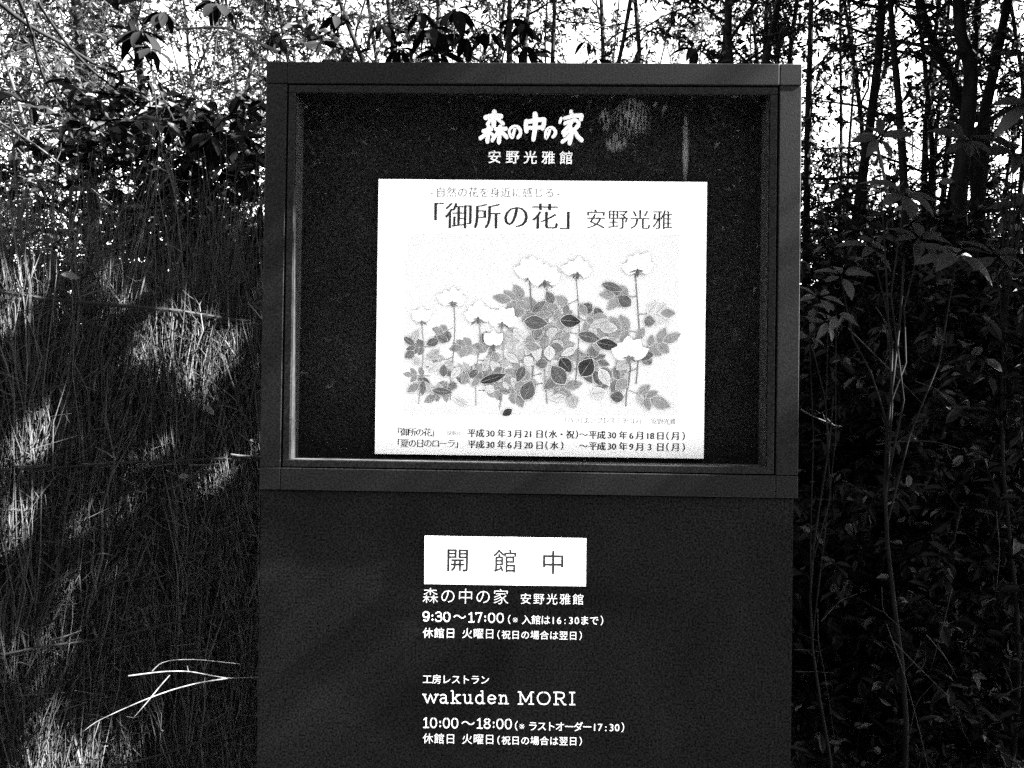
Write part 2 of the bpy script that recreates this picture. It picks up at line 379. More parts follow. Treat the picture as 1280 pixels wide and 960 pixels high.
logo = {
 'mori': [([(145, 142), (230, 122), (310, 128)], 48), ([(238, 82), (235, 160), (230, 228)], 50), ([(205, 150), (165, 215)], 36), ([(265, 145), (300, 180), (332, 208)], 34),
          ([(122, 288), (205, 268)], 40), ([(180, 245), (163, 395)], 42), ([(170, 300), (130, 335), (88, 362)], 36), ([(185, 300), (222, 330)], 30),
          ([(255, 268), (362, 262)], 38), ([(303, 240), (286, 403)], 42), ([(278, 300), (215, 385)], 34), ([(315, 295), (345, 325), (370, 350)], 38)],
 'no': [([(458, 255), (447, 300), (428, 350), (405, 325), (398, 280), (430, 242), (480, 240), (514, 275), (514, 320), (488, 354)], [30, 32, 34, 30, 26, 30, 34, 36, 36, 30])],
 'naka': [([(580, 182), (574, 230), (580, 285)], 46), ([(612, 185), (690, 168), (770, 163)], 44), ([(772, 168), (765, 215), (752, 255)], 46), ([(600, 252), (745, 246)], 34), ([(673, 108), (674, 240), (655, 373)], [56, 52, 42])],
 'no2': [([(832, 268), (820, 310), (790, 360), (782, 320), (790, 280), (825, 252), (862, 255), (890, 290), (884, 325), (862, 348)], [26, 30, 32, 26, 26, 28, 32, 34, 34, 28])],
 'ie': [([(1056, 78), (1066, 118)], 40), ([(952, 152), (938, 190)], 32), ([(988, 150), (1085, 126), (1165, 120)], [34, 42, 46]), ([(1172, 130), (1162, 158)], 42),
        ([(990, 205), (1060, 180), (1110, 172), (1142, 215), (1118, 252)], 34), ([(1065, 190), (1020, 245), (970, 302)], 36), ([(1048, 240), (1062, 320), (1042, 412)], [40, 44, 44]),
        ([(1040, 285), (985, 335)], 32), ([(1050, 325), (1010, 370), (962, 400)], 32), ([(1118, 235), (1085, 280)], 32), ([(1090, 270), (1125, 340), (1170, 382)], [34, 40, 40])],
}
for k, ss in logo.items():
    b = MB()
    for i, (p, wd) in enumerate(ss): stroke(b, p, wd, RD - 0.024 - .00012 * i, RD - 0.020 + .00008 * i, 150 / 1280, 590, 130, RD - 0.024)
    b.obj('brush_letter', M['white'], sign)
b = MB(); line(b, '安野光雅館', 607, 196.2, 719, 197.6, 17.5, RD - 0.0020, .012, .012); b.obj('lettering', M['white'], sign)

# --- lower panel lettering
YL = 0.0060
slab = {   # capital height 1, drawn as strokes (x right, y up), width
 'w': (1.15, [[(0, .68), (.28, 0)], [(.28, 0), (.54, .66)], [(.54, .66), (.82, 0)], [(.82, 0), (1.08, .68)], [(-.1, .68), (.16, .68)], [(.92, .68), (1.2, .68)]]),
 'a': (.80, [[(.08, .62), (.28, .69), (.5, .62), (.54, .45), (.54, .0), (.7, .0)], [(.54, .38), (.2, .38), (.06, .2), (.18, .01), (.38, .02), (.54, .18)]]),
 'k': (.85, [[(.16, 1.0), (.16, 0)], [(.02, 1.0), (.16, 1.0)], [(0, 0), (.32, 0)], [(.6, .68), (.18, .28)], [(.32, .42), (.64, 0)], [(.46, .68), (.76, .68)], [(.5, 0), (.8, 0)]]),
 'u': (.88, [[(.02, .68), (.16, .68), (.16, .2), (.26, .02), (.46, .02), (.62, .2)], [(.5, .68), (.62, .68), (.62, 0), (.78, 0)]]),
 'd': (.85, [[(.6, .5), (.44, .68), (.22, .66), (.06, .46), (.06, .2), (.22, .01), (.44, .0), (.6, .2)], [(.46, 1.0), (.6, 1.0), (.6, 0), (.76, 0)]]),
 'e': (.80, [[(.06, .36), (.64, .36), (.6, .56), (.36, .69), (.14, .58), (.05, .36), (.14, .1), (.36, 0), (.62, .12)]]),
 'n': (.90, [[(.02, .68), (.16, .68), (.16, 0)], [(0, 0), (.32, 0)], [(.16, .46), (.32, .66), (.52, .66), (.62, .48), (.62, 0)], [(.48, 0), (.78, 0)]]),
 'M': (1.25, [[(.18, 0), (.18, 1), (.58, .2), (.98, 1), (.98, 0)], [(.02, 1), (.18, 1)], [(.98, 1), (1.14, 1)], [(.02, 0), (.34, 0)], [(.82, 0), (1.14, 0)]]),
 'O': (1.08, [[(.5, 1), (.2, .9), (.04, .5), (.2, .1), (.5, 0), (.8, .1), (.96, .5), (.8, .9), (.5, 1)]]),
 'R': (1.0, [[(.18, 0), (.18, 1)], [(.02, 1), (.5, 1), (.74, .9), (.76, .65), (.6, .5), (.18, .48)], [(.48, .48), (.76, 0), (.9, 0)], [(.02, 0), (.34, 0)]]),
 'I': (.5, [[(.22, 0), (.22, 1)], [(.04, 1), (.4, 1)], [(.04, 0), (.4, 0)]]),
 '0': (.82, [[(.36, 1), (.14, .86), (.06, .5), (.14, .14), (.36, 0), (.58, .14), (.66, .5), (.58, .86), (.36, 1)]]),
 '1': (.66, [[(.08, .82), (.3, 1), (.3, 0)], [(.06, 0), (.54, 0)]]),
 '3': (.78, [[(.08, .86), (.3, 1), (.54, .92), (.58, .7), (.46, .55), (.26, .53)], [(.46, .54), (.64, .4), (.62, .14), (.38, 0), (.14, .05), (.05, .18)]]),
 '6': (.8, [[(.58, .9), (.38, 1), (.16, .86), (.06, .5), (.08, .2), (.3, 0), (.56, .08), (.64, .32), (.52, .56), (.3, .6), (.1, .42)]]),
 '7': (.76, [[(.06, .86), (.06, 1), (.62, 1), (.3, 0)]]),
 '8': (.8, [[(.36, 1), (.14, .9), (.12, .7), (.36, .53), (.62, .34), (.58, .1), (.36, 0), (.12, .1), (.08, .32), (.36, .53), (.58, .72), (.58, .9), (.36, 1)]]),
 '9': (.8, [[(.62, .6), (.42, .4), (.18, .44), (.08, .66), (.16, .92), (.42, 1), (.62, .84), (.66, .5), (.56, .14), (.34, 0), (.14, .1)]]),
 ':': (.42, [[(.18, .16), (.18, .161)], [(.18, .60), (.18, .601)]]),
 ' ': (.5, []),
}
def slab_line(b, text, x0, yb0, x1, yb1, cap_h, wt, Y, y1):
    sp = .16 if text.isalpha() else .04
    tot = sum(slab[c][0] + sp for c in text) - sp; unit = (x1 - x0) / tot; t = 0; k = 0
    for c in text:
        w_, ss = slab[c]
        for s_ in ss:
            pts = []
            for (u, v) in s_:
                X = x0 + (t + u) * unit; yb = yb0 + (yb1 - yb0) * (X - x0) / (x1 - x0); pts.append((X, yb - v * cap_h))
            k += 1
            fl_stroke(b, pts, wt, Y - 0.000008 * k, Y + .0004)
        t += w_ + sp
def fl_stroke(b, pts, wd, y0, y1):
    pts = [tuple(p) for p in pts]
    if len(pts) == 2 and math.dist(pts[0], pts[1]) < 1: pts = [(pts[0][0], pts[0][1] - .3), (pts[0][0], pts[0][1] + .3)]; wd *= 1.25
    if len(pts) > 2 and len(pts) > 5: stroke(b, pts, wd, y0, y1, 1, 0, 0, y0)
    else:
        for p, q in zip(pts, pts[1:]): stroke(b, [p, q], wd, y0, y1, 1, 0, 0, y0); y0 -= .000006

def letters(name='lettering'):
    return MB()
pl = YL
b = MB(); line(b, '森の中の家', 527, 744.5, 637, 746.5, 20.5, pl, -.006, -.006); b.obj('lettering', M['white'], sign)
b = MB(); line(b, '安野光雅館', 649, 748.6, 731, 749.6, 14.5, pl, .002, .002); b.obj('lettering', M['white'], sign)
b = MB(); slab_line(b, '9:30', 528, 776.2, 564, 777.0, 11.5, 1.55, pl, pl); line(b, '〜', 566, 771, 583, 771.4, 17, pl, 0, 0)
slab_line(b, '17:00', 585.5, 777.4, 631, 778.2, 11.5, 1.55, pl, pl); line(b, '（※入館は16:30まで）', 633, 774.5, 756, 776, 12.3, pl, .006, .006, hw=.62); b.obj('lettering', M['white'], sign)
for y in (791.2, 923.2):
    b = MB(); line(b, '休館日', 528, y, 570, y + .5, 13.6, pl, .002, .002); line(b, '火曜日', 577, y + .6, 619, y + 1.2, 13.6, pl, .002, .002)
    line(b, '（祝日の場合は翌日）', 620, y + 2.2, 729, y + 3.6, 11.6, pl, .006, .006); b.obj('lettering', M['white'], sign)
b = MB(); line(b, '工房レストラン', 528, 849, 612, 850, 12.2, pl, .006, .006); b.obj('lettering', M['white'], sign)
b = MB(); slab_line(b, 'wakuden', 530, 878.5, 637, 879.6, 15.2, 1.6, pl, pl); slab_line(b, 'MORI', 647.5, 880, 720, 880.8, 15.0, 1.65, pl, pl); b.obj('lettering', M['white'], sign)
b = MB(); slab_line(b, '10:00', 529, 909.3, 574, 910.0, 12, 1.6, pl, pl); line(b, '〜', 576, 904, 594, 904.3, 18, pl, 0, 0)
slab_line(b, '18:00', 596, 910.2, 641, 911.0, 12, 1.6, pl, pl); line(b, '（※ラストオーダー17:30）', 642, 907.5, 782, 909.5, 12.6, pl, .006, .006, hw=.62); b.obj('lettering', M['white'], sign)

# --- OPEN plate
def quad_px(pts, Y0, Y1, m, name, parent=None):
    P3 = [at(x, y, Y0) for x, y in pts]
    b = MB(); v = [(p[0], Y0, p[2]) for p in P3] + [(p[0], Y1, p[2]) for p in P3]
    b.add(v, [(0, 1, 2, 3), (7, 6, 5, 4), (0, 4, 5, 1), (1, 5, 6, 2), (2, 6, 7, 3), (3, 7, 4, 0)])
    return b.obj(name, m, parent)
plate = thing('open_plate', 'white rectangular plate lettered 開館中 on the lower part of the black board', 'plate')
quad_px([(530.7, 669.8), (733, 673.0), (732.5, 733.0), (530.3, 730.0)], 0.0035, 0.0064, M['plate'], 'plate_panel', plate)
for ch, x, y in (('開', 572.0, 700.5), ('館', 631.7, 702.0), ('中', 691.5, 703.5)):
    b = MB(); P_ = at(x, y, .0034); glyph_into(b, ch, P_[0], P_[2], 31 * PXM, .0034, 0.008, 0.008); b.obj('character', M['ink'], plate)

# ------------------------------------------------------------ poster
poster = thing('poster', 'white landscape exhibition poster with a print of roses pinned inside the glazed case', 'poster')
YP = RD - 0.006
def onp(x, y):                                                      # picture px measured on the photograph -> poster plane
    return at(x, y, YP)
quad_px([(473.3, 223.7), (884.0, 227.5), (879.6, 573.3), (468.5, 567.3)], YP, YP + .002, M['paper'], 'sheet', poster)
YI = YP - .0004
b = MB(); line(b, '-自然の花を身近に感じる-', 536, 240.3, 702, 241.2, 13.6, YI, -.002, -.012, hw=.6); b.obj('printed_line', M['ink_grey'], poster)
b = MB(); line(b, '「御所の花」', 520, 270.0, 735, 271.4, 35.5, YI, .012, -.014); b.obj('printed_line', M['ink'], poster)
b = MB(); line(b, '安野光雅', 731, 274.0, 842, 275.4, 26.5, YI, .004, -.014); b.obj('printed_line', M['ink'], poster)
b = MB(); line(b, '「バラ（エンプレスミチコ）」', 701, 525, 806, 526.4, 8.6, YI, .0, -.02); line(b, '安野光雅', 814, 526.6, 845, 527, 8.6, YI, .0, -.02); b.obj('printed_line', M['ink_grey'], poster)
def dates(y, head, rest):
    b = MB(); line(b, head, 491, y, 549 if len(head) < 7 else 579, y + .5, 11.2, YI, .012, -.008); b.obj('printed_line', M['ink'], poster)
    b = MB()
    for t, x0, x1 in rest: line(b, t, x0, y + (x0 - 491) * .0145, x1, y + (x1 - 491) * .0145, 11.3, YI, .028, -.004, hw=.55)
    tag(b.obj('printed_line', M['ink'], poster), kind='stuff')
dates(540, '「御所の花」', [('平成', 584.5, 605.5), ('30', 607, 618.5), ('年', 622, 632), ('3', 634, 640), ('月', 642.5, 653), ('21', 655, 666), ('日', 669, 680), ('（水・祝）', 680, 724), ('～', 724, 735),
      ('平成', 736, 757), ('30', 759, 770.5), ('年', 774, 784), ('6', 786, 792.5), ('月', 795, 805), ('18', 807, 818), ('日', 820, 831), ('（月）', 831, 858)])
b = MB(); line(b, '前期日', 559, 541.2, 576, 541.6, 6.0, YI, -.004, -.024); b.obj('printed_line', M['ink_grey'], poster)
dates(554, '「夏の日のローラ」', [('平成', 584.5, 605.5), ('30', 607, 618.5), ('年', 622, 632), ('6', 634, 640), ('月', 642.5, 653), ('20', 655, 666), ('日', 669, 680), ('（水）', 680, 706), ('～', 724, 735),
      ('平成', 736, 757), ('30', 759, 770.5), ('年', 774, 784), ('9', 786, 792.5), ('月', 795, 805), ('3', 809, 815), ('日', 820, 831), ('（月）', 831, 858)])

# the print: a plain botanical picture of rose stems, flat inks laid over one another
def ink(v, nz=0.3): return mat('print_tone', v, 0.8, 0.1, noise=nz, scale=60, detail=4)
tones = [ink(.645, .04), ink(.69, .02), ink(.36, .12), ink(.23, .14), ink(.14, .16), ink(.09, .2), ink(.035, .3), ink(.47, .07)]
pic = MB(); zc = [0]
def pface(pts, tone):
    zc[0] += 1; y = YI - .000003 * zc[0]
    P3 = [onp(*p) for p in pts]
    c = np.mean(P3, 0); v = [(p[0], y, p[2]) for p in P3]
    pic.add(v + [(c[0], y, c[2])], [(i, (i + 1) % len(v), len(v)) for i in range(len(v))], tone)
pface([(507, 291.5), (849, 293.5), (847, 519.5), (504, 518)], 0)
rp = random.Random(11)
def pleaf(x, y, ang, L, Wd, tone):
    ca, sa = math.cos(ang), math.sin(ang); o_ = []
    prof = [(0, 0), (.12, .28), (.3, .47), (.5, .5), (.7, .4), (.87, .2), (1, 0), (.87, -.2), (.7, -.38), (.5, -.5), (.3, -.46), (.12, -.26)]
    for u, v in prof:
        v += rp.uniform(-.006, .006) if 0 < u < 1 else 0
        o_.append((x + ca * u * L - sa * v * Wd, y + sa * u * L + ca * v * Wd))
    if tone >= 2 and L > 9:
        c_ = (x + ca * L * .5, y + sa * L * .5); pface([(c_[0] + (q[0] - c_[0]) * 1.08, c_[1] + (q[1] - c_[1]) * 1.08) for q in o_], 7 if tone != 7 else 0)
    pface(o_, tone)
    if L > 15 and tone >= 2:                                                      # midrib
        a, e = (x + ca * L * .06, y + sa * L * .06), (x + ca * L * .92, y + sa * L * .92); h = .35
        pface([(a[0] - sa * h, a[1] + ca * h), (e[0] - sa * .1, e[1] + ca * .1), (e[0] + sa * .1, e[1] - ca * .1), (a[0] + sa * h, a[1] - ca * h)], 4 if tone in (2, 3, 7) else 6 if tone in (4,) else 3)
def pstem(pts, wd, tone):
    for (a, c) in zip(pts, pts[1:]):
        dx, dy = c[0] - a[0], c[1] - a[1]; l = math.hypot(dx, dy) + 1e-6; nx, ny = -dy / l * wd / 2, dx / l * wd / 2
        pface([(a[0] + nx, a[1] + ny), (c[0] + nx, c[1] + ny), (c[0] - nx, c[1] - ny), (a[0] - nx, a[1] - ny)], tone)
def bloom(x, y, r, open_=True):
    r *= 1.15
    for k in range(5 if open_ else 3):
        a = -math.pi / 2 + (k - (2 if open_ else 1)) * .62 + rp.uniform(-.1, .1)
        pleaf(x, y, a, r * rp.uniform(1.5, 1.9), r * rp.uniform(1.1, 1.4), 1)
        pleaf(x + rp.uniform(-1, 1), y - r * .2, a + .1, r * 1.3, r * .12, 0)
    pleaf(x, y - r * .1, -math.pi / 2, r * .7, r * .35, 0)
    for k in rp.sample((-1.35, -.9, .8, 1.3), 3): pleaf(x, y, math.pi * .5 + k, r * rp.uniform(.5, 1.2), r * .17, rp.choice([3, 4, 5]))
    pleaf(x - .3, y - 2, math.pi / 2, r * .8, r * .36, rp.choice([4, 5]))
stems = [(528, 402, 505, .9), (566, 378, 500, 1.0), (598, 398, 508, 1.1), (628, 404, 512, 1.1), (665, 344, 500, 1.25), (681, 352, 505, 1.2), (722, 342, 480, 1.1), (797, 338, 480, 1.2), (786, 446, 508, 1.3), (617, 432, 490, .9)]
def spray(x, y, side, s, tset):
    """a stalk with five leaflets"""
    ang = (0 if side > 0 else math.pi) + rp.uniform(-.35, .5) * side
    L = rp.uniform(20, 30) * s; ex, ey = x + math.cos(ang) * L, y + math.sin(ang) * L
    pstem([(x, y), (ex, ey)], .9, 4)
    base = rp.choice(tset)
    for u, da in ((.45, 1.0), (.45, -1.0), (.8, .85), (.8, -.85), (1, 0)):
        tone = base if rp.random() < .65 else rp.choice(tset)
        LL = rp.uniform(12, 19) * s
        pleaf(x + (ex - x) * u, y + (ey - y) * u, ang + da + rp.uniform(-.2, .2), LL * (1.15 if u == 1 else 1), LL * rp.uniform(.52, .7), tone)
for (x, y0, y1, s) in stems:
    n_ = int((y1 - y0) / 24)
    for k in range(n_):
        yy = y0 + 26 + (y1 - y0 - 30) * (k + .3) / max(n_, 1)
        if 505 < x: spray(max(538, min(815, x)), min(yy, 488), 1 if k % 2 else -1, s * .82 if x < 640 else s, [2, 3, 3, 7] if k % 3 else [3, 4, 3])
for (x, y0, y1, s) in stems:
    xs_ = [x + rp.uniform(-1.5, 1.5) for _ in range(5)]
    xs_ = [xs_[0] + 3 * math.sin(i * 1.1 + x) for i in range(5)]; pstem([(xs_[i], y0 + (y1 - y0) * i / 4) for i in range(5)], 1.7 if s > 1.1 else 1.2, rp.choice([3, 4]))
for k in range(85):
    x = rp.uniform(516, 826); top = (418 if x < 640 else 372) + rp.random() * 20
    pleaf(x, rp.uniform(top, 498), rp.uniform(0, 6.28), rp.uniform(14, 24) * (.8 if x < 640 else 1), rp.uniform(9, 15) * (.75 if x < 640 else 1), rp.choice([2, 2, 7, 7, 3, 3, 4, 4, 5]))
for x, y, a, L, Wd in ((655, 402, .1, 30, 17), (700, 400, 0.1, 26, 16), (722, 418, .25, 30, 14), (745, 428, .2, 30, 14), (700, 448, .9, 22, 17), (726, 470, -1.0, 26, 21), (706, 480, -2.2, 28, 19), (600, 478, -.3, 34, 11), (505, 422, .6, 18, 8), (540, 488, .1, 26, 9), (655, 500, -1.2, 26, 19), (752, 355, .3, 28, 11), (640, 512, 2.6, 14, 9)):
    pleaf(x, y, a, L, Wd, rp.choice([5, 6, 5]))
for (x, y0, y1, s) in stems: bloom(x, y0, 10 * s, s > .95)
tag(pic.obj('rose_print', tones, poster), kind='stuff')

# ============================================================ brushwood fence
fence = thing('brushwood_fence', 'brushwood fence of bundled thin twigs running back behind the black board', 'fence', (FA[0], FA[1], 0))
fence_loc = np.array([FA[0], FA[1], 0.0])
rf = np.random.default_rng(5)
def fpt(s, off, z): return np.array([FA[0] + FD[0] * s + FN[0] * off, FA[1] + FD[1] * s + FN[1] * off, z])
TIES = [(1.655, 0), (1.255, 1), (0.83, 2), (0.50, 3), (0.12, 4)]
s = -1.75; idx = 0
while s < 1.95:
    wdt = rf.uniform(.085, .125); vis = -0.35 < s < 1.2
    b = MB(); boff = rf.normal(0, .018)
    for ti, z0 in enumerate((1.27, 0.87, 0.47, 0.02)):
        nt_ = int((92 if ti == 0 else 84) * (1 if vis else .45))
        lean = rf.normal(0.02, .06)
        for k in range(nt_):
            base_s = s + rf.normal(0, wdt * .22); off = boff + rf.normal(0.012, 0.014) + .006 * (3 - ti) * .5
            h = rf.uniform(.25, .60) + (.12 if ti == 0 else 0) * rf.random()
            if ti == 0 and rf.random() < .22: h += rf.uniform(.05, .2)
            fan = (base_s - s) * 2.4 + rf.normal(lean * h, .045)
            z = z0 + rf.uniform(-.1, .12)
            if z < 0.01: z = 0.01
            bow = rf.normal(0, .015); q = rf.random()
            pts = [fpt(base_s + fan * u + math.sin(u * math.pi) * bow, off + u * rf.normal(.008, .012) + .02 * math.sin(u * 3.14) * q, z + h * u) + rf.normal(0, .0075, 3) * [1, 1, .3] for u in (0, .22, .42, .62, .82, 1)]
            r0 = rf.uniform(.0008, .0021) if rf.random() < .93 else rf.uniform(.0025, .0045)
            b.tube(pts, [r0, r0 * .95, r0 * .85, r0 * .7, r0 * .5, r0 * .3], 3)
            if rf.random() < .92:                                  # side twiglets and clinging dry leaves
                for _ in range(rf.integers(2, 7)):
                    u = rf.uniform(.2, .95); i = min(int(u * 5), 4); p = pts[i] + (pts[i + 1] - pts[i]) * (u * 5 - i)
                    d = np.array([rf.normal(0, 1), rf.normal(0, 1), rf.uniform(.2, 1.6)]); d /= np.linalg.norm(d); d[:2] += FN * .25
                    l = rf.uniform(.02, .095); e = p + d * l
                    b.tube([p, (p + e) / 2 + rf.normal(0, .003, 3), e], [r0 * .6, r0 * .5, r0 * .25], 3)
    b.v = [q - fence_loc for q in b.v]
    o = tag(b.obj('brushwood_bundle', M['twig_fence'], fence), kind='stuff')
    s += wdt * .8; idx += 1
b = MB()
core = []
for z0, z1 in ((0.0, 1.62),):                                      # packed inner twigs that close the fence
    for k in range(2300):
        ss = rf.uniform(-1.8, 2.0); zz = rf.uniform(0, 1.35); off = -0.03 - rf.random() * .03
        b.tube([fpt(ss, off, zz), fpt(ss + rf.normal(0, .03), off, zz + .3), fpt(ss + rf.normal(0, .05), off - .01, min(zz + .62, 1.78))], [.005, .004, .003], 3)
b.v = [q - fence_loc for q in b.v]
tag(b.obj('inner_brushwood', M['twig_fence'], fence), kind='stuff')
for zt, i in TIES:
    for off in (0.066,):
        pts = [fpt(ss, off + rf.normal(0, .004), zt - .02 * 0 + rf.normal(0, .004) - .03 * (ss - 0) * (1 if i == 0 else .3)) for ss in np.linspace(-1.8, 2.0, 26)]
        b = MB(); b.tube(pts, .0052 if i == 0 else .0034, 5); b.v = [q - fence_loc for q in b.v]; b.obj('tie_cane', M['tie'], fence)
# pale pieces of tie that catch the light, leaning canes in the brush
for (x0, y0, x1, y1, r_) in ((18, 583, 62, 581, .0028), (102, 580, 145, 577, .002), (236, 581, 274, 580, .0025), (288, 568, 318, 570, .003), (170, 583, 215, 580, .0017), (60, 801, 102, 788, .002), (205, 758, 234, 753, .0015)):
    b = MB(); A, B = at_fence(x0, y0, .074), at_fence(x1, y1, .074); b.tube([A - fence_loc, (A + B) / 2 - fence_loc + [0, 0, -.002], B - fence_loc], r_, 5); b.obj('tie_splint', M['splint'], fence)
for (x0, y0, x1, y1, r_) in ((190, 325, 172, 392, .004), (158, 345, 182, 360, .001), (236, 360, 238, 395, .0022), (275, 470, 345, 405, .0016), (225, 536, 262, 470, .002), (277, 595, 280, 535, .003), (0, 515, 60, 455, .0014),
                             (276, 560, 320, 490, .0015), (58, 400, 57, 295, .003), (140, 470, 205, 380, .0015), (118, 585, 118, 640, .002), (5, 525, 75, 420, .0012), (62, 560, 95, 455, .0016), (150, 500, 175, 420, .0014)):
    b = MB(); A, B = at_fence(x0, y0, .06), at_fence(x1, y1, .075); b.tube([A - fence_loc, A * .7 + B * .3 + rf.normal(0, .006, 3) - fence_loc, A * .35 + B * .65 + rf.normal(0, .006, 3) - fence_loc, B - fence_loc], [r_ * .7, r_ * .65, r_ * .5, r_ * .25], 5); b.obj('loose_cane', M['splint'], fence)

# ============================================================ vegetation builders
def unit(v): return v / (np.linalg.norm(v) + 1e-9)
def spray_leaves(rg, wood, P_, D_, N_, L_, W_, p, d, ln, L, W, r0, n_l, droop=0.3):
    seg = 4; pts = [p]; dd = unit(d)
    for i in range(seg):
        dd = unit(dd + rg.normal(0, .18, 3) + np.array([0, 0, -droop * .25])); pts.append(pts[-1] + dd * ln / seg)
    pts = np.array(pts); wood.tube(pts, [r0, r0 * .8, r0 * .6, r0 * .4, r0 * .2], 3)
    for k in range(n_l):
        u = rg.uniform(.15, 1) * seg; i = min(int(u), seg - 1); q = pts[i] + (pts[i + 1] - pts[i]) * (u - i)
        ax = unit(pts[i + 1] - pts[i]); sd = rg.normal(0, 1, 3); sd[2] *= .5
        P_.append(q); D_.append(unit(ax * .5 + unit(sd) * .8 + np.array([0, 0, -.2]))); N_.append(unit(rg.normal(0, .5, 3) + np.array([0, 0, 1])))
        s_ = rg.uniform(.6, 1.25); L_.append(L * s_); W_.append(W * s_)
def grow(seed, H, r, z0, reach, limbs, twigs, n_l, L, W, lean=0.1, trunkpts=None, wob=.06, up=.6):
    """returns (wood MB, crown MB) rooted at the origin"""
    rg = np.random.default_rng(seed); wood = MB(); crown = MB()
    if trunkpts is None:
        n_ = 9; t = np.linspace(0, 1, n_); a = rg.uniform(0, 6.28)
        w1 = np.cumsum(rg.normal(0, wob, (n_, 2)), 0) * H / 6; w1 -= w1[0]
        trunkpts = np.stack([w1[:, 0] + math.cos(a) * lean * H * t ** 1.3, w1[:, 1] + math.sin(a) * lean * H * t ** 1.3, H * t], 1)
    tp = np.asarray(trunkpts, float); n_ = len(tp)
    tt = np.linspace(0, n_ - 1, (n_ - 1) * 3 + 1); tp = np.stack([np.interp(tt, np.arange(n_), tp[:, k]) for k in range(3)], 1)
    for _ in range(2): tp[1:-1] = (tp[:-2] + 2 * tp[1:-1] + tp[2:]) / 4
    rr = r * (1 - .75 * np.linspace(0, 1, len(tp)) ** 1.2); rr[0] *= 1.35
    wood.tube(tp, rr * (1 + rg.normal(0, .05, len(tp))), 7)
    P_, D_, N_, L_, W_ = [], [], [], [], []
    zs = tp[:, 2]
    for i in range(limbs):
        z = z0 + (zs.max() - z0) * (i + rg.random()) / limbs; k = int(np.argmin(abs(zs - z))); p = tp[k]
        a = rg.uniform(0, 6.28); d = unit(np.array([math.cos(a), math.sin(a), rg.uniform(up * .3, up * 1.6)])); ln = reach * rg.uniform(.5, 1.15) * (1 - .4 * (z - z0) / (zs.max() - z0 + .01))
        pts = [p]; dd = d
        for j in range(5): dd = unit(dd + rg.normal(0, .16, 3)); pts.append(pts[-1] + dd * ln / 5)
        pts = np.array(pts); lr = min(rr[k] * .6, .006 + ln * .009); wood.tube(pts, np.linspace(lr, lr * .25, 6), 4)
        for j in range(twigs):
            u = rg.uniform(.25, 1) * 5; q = min(int(u), 4); pp = pts[q] + (pts[q + 1] - pts[q]) * (u - q)
            spray_leaves(rg, wood, P_, D_, N_, L_, W_, pp, rg.normal(0, 1, 3) * np.array([1, 1, .6]) + dd * .5, rg.uniform(.18, .5) * min(1, reach), L, W, lr * .35, n_l)
    if P_: crown.leaves(P_, D_, N_, L_, W_)
    return wood, crown
def plant(name, label, cat, loc, wc, bark, leafm, group=None, crown_name='crown', wood_name='trunk'):
    t = thing(name, label, cat, loc, group); w_, c_ = wc
    w_.obj(wood_name, M[bark], t, smooth=True)
    if c_.n: tag(c_.obj(crown_name, M[leafm], t), kind='stuff')
    return t

# ---- big leaf, shared by all broadleaf shrubs (each leaf an object)
def big_leaf_mesh(curl, seed):
    b = MB(); n_ = 8; v = []; f = []; rg = random.Random(seed)
    for i in range(n_ + 1):
        u = i / n_; wd = .19 * (math.sin(math.pi * min(1, u * .97 + .03)) ** .75) * (1.12 - .35 * abs(u - .6)) if 0 < i < n_ else .004
        zc_ = -curl * u * u; lift = wd * .30
        v += [(u, wd, zc_ + lift + rg.uniform(-.008, .008)), (u, 0, zc_), (u, -wd, zc_ + lift + rg.uniform(-.008, .008))]
        if i < n_:
            a = 3 * i; f += [(a, a + 1, a + 4, a + 3), (a + 1, a + 2, a + 5, a + 4)]
    b.add(v, f); me = b.mesh('leaf', M['leaf_big']); me.polygons.foreach_set('use_smooth', np.ones(len(me.polygons), bool)); return me
BL = [big_leaf_mesh(c, i) for i, c in enumerate((.1, .28, .45))]
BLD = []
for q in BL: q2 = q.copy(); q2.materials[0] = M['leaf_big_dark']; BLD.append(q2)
rb = random.Random(8)
def rosette(parent, base, P_, ln, n_, tilt=0.0, pool=None):
    a0 = rb.uniform(0, 6.28); ax = Vector((rb.uniform(-.3, .35), -.62, .62 + rb.uniform(-.25, .3))).normalized()      # the whorl leans out to the light over the path
    if pool: ax = Vector((rb.uniform(-.25, .25), rb.uniform(-.3, .1), 1)).normalized(); tilt -= .45
    ex = ax.cross(Vector((0.01, 1, 0.02) if pool else (0, 0, 1))).normalized(); ey = ax.cross(ex)
    for k in range(n_):
        a = a0 + k * 6.283 / n_ + rb.uniform(-.25, .25); el = rb.uniform(-.35, .45) + tilt
        d = (ex * math.cos(a) + ey * math.sin(a)) * math.cos(el) + ax * math.sin(el)
        o = link('leaf', rb.choice(pool or BL), parent, Vector(P_) - Vector(base) + d * .012)
        zz = (ax - d * ax.dot(d)).normalized(); yy = zz.cross(d); q = Matrix((d, yy, zz)).transposed().to_quaternion(); o.rotation_mode = 'QUATERNION'; o.rotation_quaternion = q
        s_ = ln * rb.uniform(.75, 1.15); o.scale = (s_, s_ * rb.uniform(.85, 1.1), s_)
